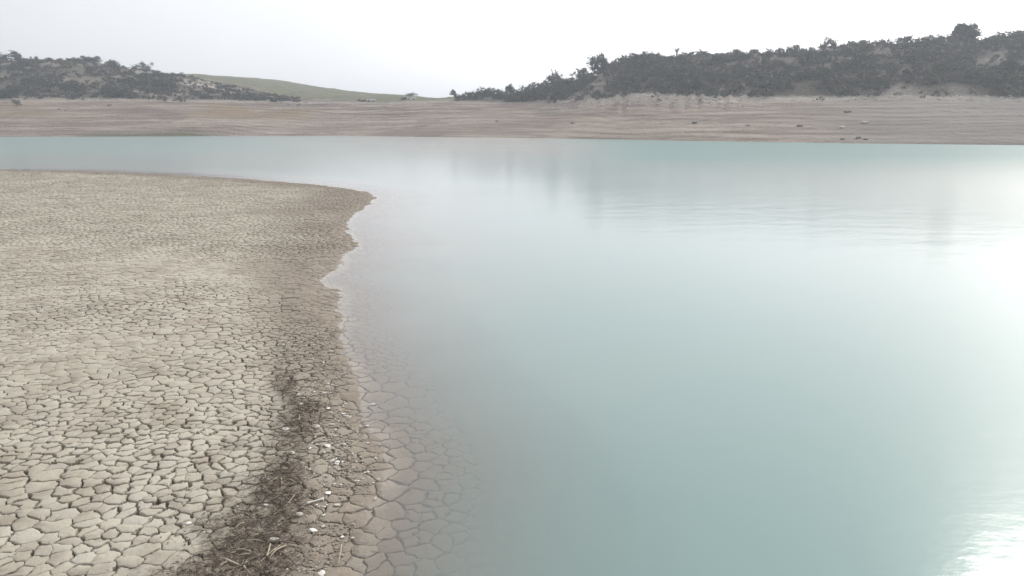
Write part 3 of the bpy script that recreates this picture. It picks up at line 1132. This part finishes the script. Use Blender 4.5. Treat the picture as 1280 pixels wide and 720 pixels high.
def crumbs():
    rng = np.random.default_rng(31)
    m = rock_mesh('tmp', rng, .6, 1, .35)
    bv = np.array([tuple(a.co) for a in m.vertices]); bf = np.array([tuple(p.vertices) for p in m.polygons]); bpy.data.meshes.remove(m)
    V, Fs = [], []
    k = 0
    y = 5.5 + 11 * rng.random(10000) ** 1.5
    sh = np.interp(y, [p[1] for p in SHORE[2:25]], [p[0] for p in SHORE[2:25]])
    x = sh - np.abs(rng.normal(0, 0.75, 10000))
    sd = signed_dist(x, y)
    ok = (sd > .12) & (fbm(x * 1.5, y * 1.5, 3, 77) > -.18)
    x, y = x[ok], y[ok]; z = mud_z(x, y)
    for i in range(len(x)):
        s = .004 + .019 * rng.random() ** 3.2
        a = rng.uniform(0, 6.28)
        q = bv * s * np.array([1.2, .9, .8])
        V.append(np.stack([q[:, 0] * math.cos(a) - q[:, 1] * math.sin(a) + x[i], q[:, 0] * math.sin(a) + q[:, 1] * math.cos(a) + y[i], q[:, 2] + z[i] + s * .3], 1))
        Fs.append(bf + k); k += len(bv)
    o = link('mud_crumbs', mesh_from('mud_crumbs', np.vstack(V), np.vstack(Fs), smooth_shade=False), M_CLOD)
    tag(o, 'crumbs of damp mud covering the strip between drift line and water', 'mud crumbs', None, 'stuff')


crumbs()


def shell_grit():
    rng = np.random.default_rng(44)
    V, Fs = [], []
    k = 0
    while len(V) < 420:
        y = 6.4 + 8.5 * rng.random() ** 1.2
        sh = np.interp(y, [p[1] for p in SHORE[2:25]], [p[0] for p in SHORE[2:25]])
        x = sh - abs(rng.normal(.55, .5))
        if signed_dist(np.array([x]), np.array([y]))[0] < .1 or fbm(np.array([x * 1.1]), np.array([y * 1.1]), 2, 45)[0] < -.05:
            continue
        L = .009 + .03 * rng.random() ** 2.5; a = rng.uniform(0, 6.28); n = 7
        th = np.arange(n) * 2 * math.pi / n
        rr_ = rng.uniform(.6, 1.1, n)
        ring = np.stack([np.cos(th) * rr_ * L, np.sin(th) * rr_ * L * rng.uniform(.35, .8), rng.uniform(-.2, .3, n) * L], 1)
        top = np.array([[0, 0, L * .45]]); bot = np.array([[0, 0, -L * .3]])
        q = np.vstack([ring, top, bot])
        q = np.stack([q[:, 0] * math.cos(a) - q[:, 1] * math.sin(a), q[:, 0] * math.sin(a) + q[:, 1] * math.cos(a), q[:, 2]], 1)
        q += np.array([x, y, float(mud_z(np.array([x]), np.array([y]))[0]) + .006])
        V.append(q)
        Fs += [(k + i, k + (i + 1) % n, k + n) for i in range(n)] + [(k + (i + 1) % n, k + i, k + n + 1) for i in range(n)]
        k += n + 2
    o = link('shell_grit', mesh_from('shell_grit', np.vstack(V), np.array(Fs), smooth_shade=False), M_SHELL)
    tag(o, 'tiny pale shell chips scattered over the damp mud by the water', 'shell grit', None, 'stuff')


shell_grit()

# sticks one can tell apart: photo ends, thickness (m), pale?
STICKS = [((304, 679), (332, 680), .006, 1, 'straight pale straw lying level across the dark litter near the bottom edge'),
          ((338, 680), (373, 683), .006, 0, 'thin dark stick continuing right of the level pale straw'),
          ((338, 682), (330, 705), .010, 1, 'short pale stem pointing at the viewer below the level straw'),
          ((358, 684), (336, 702), .010, 1, 'broad pale reed slanting down left, right of the short stem'),
          ((352, 683), (322, 709), .007, 1, 'long curved pale reed beside the broad slanting one'),
          ((306, 655), (292, 664), .006, 1, 'pale twig slanting on the left fringe of the litter'),
          ((309, 664), (334, 672), .007, 0, 'brown stick slanting down right in the middle of the litter'),
          ((351, 657), (372, 677), .007, 0, 'brown stick at the right fringe of the litter, running towards the level straw'),
          ((351, 598), (352, 615), .006, 1, 'upright looking straw at the narrow upper end of the litter'),
          ((358, 601), (371, 607), .006, 1, 'short pale straw right of the upper end of the litter'),
          ((369, 619), (354, 638), .006, 1, 'slanting straw left of the long white bone'),
          ((280, 700), (303, 710), .011, 1, 'thick pale stalk among the tangle at the bottom left of the litter'),
          ((305, 709), (314, 720), .011, 1, 'thick pale stalk end at the bottom edge of the picture'),
          ((332, 709), (339, 721), .009, 0, 'dark stalk end at the bottom edge right of the thick pale ones'),
          ((427, 683), (422, 711), .007, 1, 'lone pale reed lying on bare mud by the water'),
          ((272, 667), (288, 665), .005, 1, 'thin straw lying apart on the left of the litter'),
          ((345, 690), (372, 712), .007, 0, 'brown bent twig below the brown stick at the right of the litter'),
          ((290, 690), (318, 694), .007, 1, 'pale crooked straw below the level straw')]
for (a, b, th, pale, lab) in STICKS:
    p, q = on_mud(*a), on_mud(*b)
    d = q - p; s = Vector((-d.y, d.x, 0)) * random.uniform(-.09, .09)
    pts = [p + d * t + s * math.sin(math.pi * t) + Vector((0, 0, .022 + .02 * math.sin(math.pi * t))) for t in (0, .25, .5, .75, 1)]
    vs, fs = tube_rings(pts, [th * k for k in (1, .95, .85, .7, .45)], 6)
    c = sum(pts, Vector()) / 5
    o = link('stick' if not pale else 'dry_reed', mesh_from('stick', [v - c for v in vs], fs), M_STRAW if pale else M_TWIG)
    o.location = c
    tag(o, lab, 'stick' if not pale else 'reed')


def shell_mesh(rng, long_=1.0, chip=False):
    """an open half shell: a fan-shaped dished flake with thickness and an uneven rim"""
    bm = bmesh.new()
    n, m = 16, 5
    rows = []
    off = rng.uniform(0, 50)
    for j in range(m):
        r = (j + .35) / (m - .65)
        row = []
        for i in range(n):
            th = 2 * math.pi * i / n
            rr = r * (1 + .22 * (vnoise(np.array([math.cos(th) * 1.5 + off]), np.array([math.sin(th) * 1.5]), 3)[0] - .5) * 2 - .18 * max(0, math.cos(th)))
            if chip and -.6 < th - math.pi < .9:
                rr *= .72
            row.append(bm.verts.new((rr * math.cos(th) * long_, rr * math.sin(th) * .72, .38 * (1 - r * r) + .03 * math.sin(th * 5) * r)))
        rows.append(row)
    top = bm.verts.new((0, 0, .40))
    for i in range(n):
        bm.faces.new((top, rows[0][i], rows[0][(i + 1) % n]))
        for j in range(m - 1):
            bm.faces.new((rows[j][i], rows[j + 1][i], rows[j + 1][(i + 1) % n], rows[j][(i + 1) % n]))
    bmesh.ops.recalc_face_normals(bm, faces=bm.faces)
    bmesh.ops.solidify(bm, geom=bm.faces[:], thickness=.07)
    for f in bm.faces:
        f.smooth = True
    me = bpy.data.meshes.new('shell'); bm.to_mesh(me); bm.free()
    return me


# white pieces: photo x, y, width in photo px, stretch, kind (s shell, g weathered shell, k stone), label
BITS = [
    (356, 537, 12, 1.9, 's', 'bright white elongated shell left of the dark litter patch'),
    (411, 511, 7, 1.0, 's', 'bright round shell right of the upper litter, nearest to the shore stones'),
    (394, 547, 5, 1.2, 's', 'tiny bright shell at the right edge of the dark litter patch'),
    (387, 561, 6, 1.2, 's', 'small white shell just below the dark litter patch'),
    (397, 534, 11, 2.2, 'g', 'thin greyish white shell sliver right of the dark litter patch'),
    (415, 531, 10, 2.0, 'g', 'thin pale shell sliver halfway between litter and water'),
    (410, 558, 12, 1.9, 's', 'wide flat white shell below the thin slivers'),
    (430, 557, 9, 1.2, 'k', 'pale rounded stone right of the wide flat shell'),
    (429, 518, 8, 1.6, 's', 'white shell near the water, left of a greyer one'),
    (437, 522, 8, 1.6, 'g', 'greyish shell near the water, right of a whiter one'),
    (377, 506, 9, 1.8, 'g', 'pale shell at the top of the dark litter patch'),
    (374, 494, 6, 1.2, 'g', 'small grey white shell above the litter, left of a longer flake'),
    (379, 498, 9, 1.8, 'g', 'long grey white flake above the dark litter patch'),
    (405, 492, 9, 1.8, 'g', 'faint pale flake on brown mud well above the round bright shell'),
    (452, 578, 7, 1.0, 'k', 'small round pale stone beside the water'),
    (470, 571, 7, 1.0, 'k', 'round grey stone at the very waterline'),
    (422, 578, 9, 1.7, 's', 'white shell, right one of a touching pair on the wet mud'),
    (414, 577, 9, 1.5, 'g', 'duller shell, left one of a touching pair on the wet mud'),
    (466, 506, 11, 1.8, 'g', 'pale flake lying in the shallow water off the shore'),
    (459, 533, 8, 1.7, 'g', 'pale flake at the water edge below the one in the water'),
    (365, 557, 6, 1.2, 'g', 'small dull shell on the lower left of the dark litter patch'),
    (365, 567, 11, 1.9, 'g', 'long dull flake below the small dull shell, left of the litter'),
    (387, 588, 7, 1.4, 'g', 'grey shell on mud right of the thin part of the drift line'),
    (473, 601, 8, 1.1, 'k', 'brownish grey stone at the water edge below the round grey one'),
    (411, 617, 9, 1.0, 's', 'hollow white shell above the right end of the long bone'),
    (374, 645, 12, 1.0, 'k', 'cream rounded stone below the left end of the long bone'),
    (344, 677, 18, 2.2, 'k', 'flat pale oval stone lying on the dark litter above the reeds'),
    (392, 664, 13, 1.8, 's', 'crooked white shell right of the litter, well below the bone'),
    (404, 645, 6, 1.3, 'g', 'small pale shell just below the right of the bone'),
    (421, 632, 9, 1.5, 'g', 'pale cluster like shell right of the long bone'),
    (404, 659, 6, 1.3, 'g', 'pale chip right of the crooked white shell'),
    (428, 672, 5, 1.1, 's', 'tiny white chip above the lone pale reed'),
    (403, 718, 12, 1.3, 's', 'white shell at the bottom edge of the picture'),
    (469, 624, 6, 1.2, 'g', 'tiny pale shell on the last mud before the water'),
    (333, 632, 6, 1.3, 's', 'small bright shell in the upper middle of the broad litter'),
    (350, 657, 7, 1.3, 'g', 'pale shell in the broad litter above the flat oval stone'),
    (235, 655, 11, 1.6, 's', 'white flake alone on light dry plates left of the litter'),
    (404, 467, 8, 1.6, 'g', 'pale flake on brown mud far up the shore, above the others'),
    (413, 441, 9, 1.3, 'k', 'pale flat stone farthest up the brown shore'),
    (354, 431, 7, 1.4, 'g', 'pale flake beside the faint upper drift line'),
]
rs = np.random.default_rng(77)
for px, py, w, st, kind, lab in BITS:
    p = on_mud(px, py)
    dist = p.y * CP + (CAM_H - p.z) * SP
    half = w * dist / F * (.36 if kind == 'k' else .44)
    if kind == 'k':
        me = rock_mesh('stone', rs, .62, 3, .22)
        for q in me.polygons:
            q.use_smooth = True
        o = link('stone', me, M_STONE)
        o.scale = (half, half * (.8 if st < 1.5 else .5), half * (.85 if st < 1.5 else .45))
        p.z += half * .22
    else:
        me = shell_mesh(rs, 1.0, rs.random() < .5)
        o = link('shell', me, M_SHELL if kind == 's' else M_GREYSHELL)
        o.scale = (half, half * 1.9 / st, half * .55 / max(1, st * .7))
    o.location = (p.x, p.y, max(p.z, -.012) + .012)
    o.rotation_euler = (rs.uniform(-.25, .25), rs.uniform(-.2, .2), rs.uniform(-.4, .4) + (math.pi if rs.random() < .5 else 0))
    tag(o, lab, 'stone' if kind == 'k' else 'shell')

# the long bone
a, b = on_mud(384, 631.5), on_mud(405, 626)
d = b - a
prof = [(-.02, .3), (0, .75), (.05, 1.0), (.12, .7), (.3, .55), (.6, .55), (.84, .75), (.93, 1.15), (.98, 1.05), (1.01, .5)]
vs, fs = tube_rings([a + d * t + Vector((0, 0, .03)) for t, _ in prof], [.0155 * r for _, r in prof], 10)
c = (a + b) / 2
o = link('bone', mesh_from('bone', [v - c for v in vs], fs), M_SHELL); o.location = c
tag(o, 'long white bone with a thick end lying beside the litter', 'bone')

# ------------------------------------------------------------------ air
bm = bmesh.new(); bmesh.ops.create_cube(bm, size=1)
for v in bm.verts:
    v.co = Vector((v.co.x * 5300, v.co.y * 3600 + 850, -4.7 if v.co.z < 0 else 62.0))
me = bpy.data.meshes.new('haze'); bm.to_mesh(me); bm.free()
hz = link('haze', me)
m = bpy.data.materials.new('haze_air'); m.use_nodes = True
nt = m.node_tree; nt.nodes.clear()
out = nt.nodes.new('ShaderNodeOutputMaterial'); pv = nt.nodes.new('ShaderNodeVolumePrincipled')
pv.inputs['Color'].default_value = (.82, .89, 1.0, 1); pv.inputs['Density'].default_value = .0006
pv.inputs['Anisotropy'].default_value = .35
nt.links.new(pv.outputs[0], out.inputs['Volume'])
me.materials.append(m)
tag(hz, kind='stuff')

# ------------------------------------------------------------------ sky, sun, camera
w = bpy.data.worlds.new('World'); scene.world = w; w.use_nodes = True
nt = w.node_tree; nt.nodes.clear()
N = lambda t: nt.nodes.new(t)
out = N('ShaderNodeOutputWorld')
sky = N('ShaderNodeTexSky'); sky.sky_type = 'NISHITA'; sky.sun_disc = False
sky.sun_elevation = SUN_EL; sky.sun_rotation = SUN_AZ; sky.dust_density = 3.0; sky.air_density = 1.0
bg1 = N('ShaderNodeBackground'); bg1.inputs[1].default_value = .08
nt.links.new(sky.outputs[0], bg1.inputs[0])
# thin even cloud veil, brighter towards the sun behind it
tc = N('ShaderNodeTexCoord')
dot = N('ShaderNodeVectorMath'); dot.operation = 'DOT_PRODUCT'
dot.inputs[1].default_value = (math.sin(SUN_AZ) * math.cos(SUN_EL), math.cos(SUN_AZ) * math.cos(SUN_EL), math.sin(SUN_EL))
nt.links.new(tc.outputs['Generated'], dot.inputs[0])
mx = N('ShaderNodeMath'); mx.operation = 'MAXIMUM'; mx.inputs[1].default_value = 0
nt.links.new(dot.outputs['Value'], mx.inputs[0])
pw = N('ShaderNodeMath'); pw.operation = 'POWER'; pw.inputs[1].default_value = 2.2
nt.links.new(mx.outputs[0], pw.inputs[0])
ns = N('ShaderNodeTexNoise'); ns.inputs['Scale'].default_value = 2.2; ns.inputs['Detail'].default_value = 4
nt.links.new(tc.outputs['Generated'], ns.inputs['Vector'])
mr = N('ShaderNodeMapRange'); mr.inputs[1].default_value = .3; mr.inputs[2].default_value = .7; mr.inputs[3].default_value = .57; mr.inputs[4].default_value = .66
nt.links.new(ns.outputs[0], mr.inputs[0])
ml = N('ShaderNodeMath'); ml.operation = 'MULTIPLY_ADD'; ml.inputs[1].default_value = .77
nt.links.new(pw.outputs[0], ml.inputs[0]); nt.links.new(mr.outputs[0], ml.inputs[2])
bg2 = N('ShaderNodeBackground'); bg2.inputs[0].default_value = (.975, .978, 1.0, 1)
nt.links.new(ml.outputs[0], bg2.inputs[1])
mixs = N('ShaderNodeMixShader'); mixs.inputs[0].default_value = .86
nt.links.new(bg1.outputs[0], mixs.inputs[1]); nt.links.new(bg2.outputs[0], mixs.inputs[2])
nt.links.new(mixs.outputs[0], out.inputs[0])

ld = bpy.data.lights.new('sun', 'SUN'); ld.energy = 1.4; ld.angle = D2R(10); ld.color = (1, .95, .88)
lo = bpy.data.objects.new('sun', ld); COL.objects.link(lo)
sd_ = Vector((math.sin(SUN_AZ) * math.cos(SUN_EL), math.cos(SUN_AZ) * math.cos(SUN_EL), math.sin(SUN_EL)))
lo.rotation_euler = sd_.to_track_quat('Z', 'Y').to_euler(); lo.location = sd_ * 100

cd = bpy.data.cameras.new('camera'); cam = bpy.data.objects.new('camera', cd); COL.objects.link(cam)
cd.sensor_width = 36; cd.lens = F / 1280 * 36; cd.clip_end = 8000; cd.clip_start = .1
cam.location = (0, 0, CAM_H); cam.rotation_euler = (math.pi / 2 - PITCH, 0, 0)
scene.camera = cam

scene.view_settings.view_transform = 'Standard'; scene.view_settings.look = 'None'
scene.view_settings.exposure = .6; scene.view_settings.gamma = 1
scene.view_settings.use_curve_mapping = False
scene.render.engine = 'CYCLES'
scene.cycles.use_denoising = True
scene.cycles.max_bounces = 6; scene.cycles.diffuse_bounces = 2; scene.cycles.transparent_max_bounces = 8
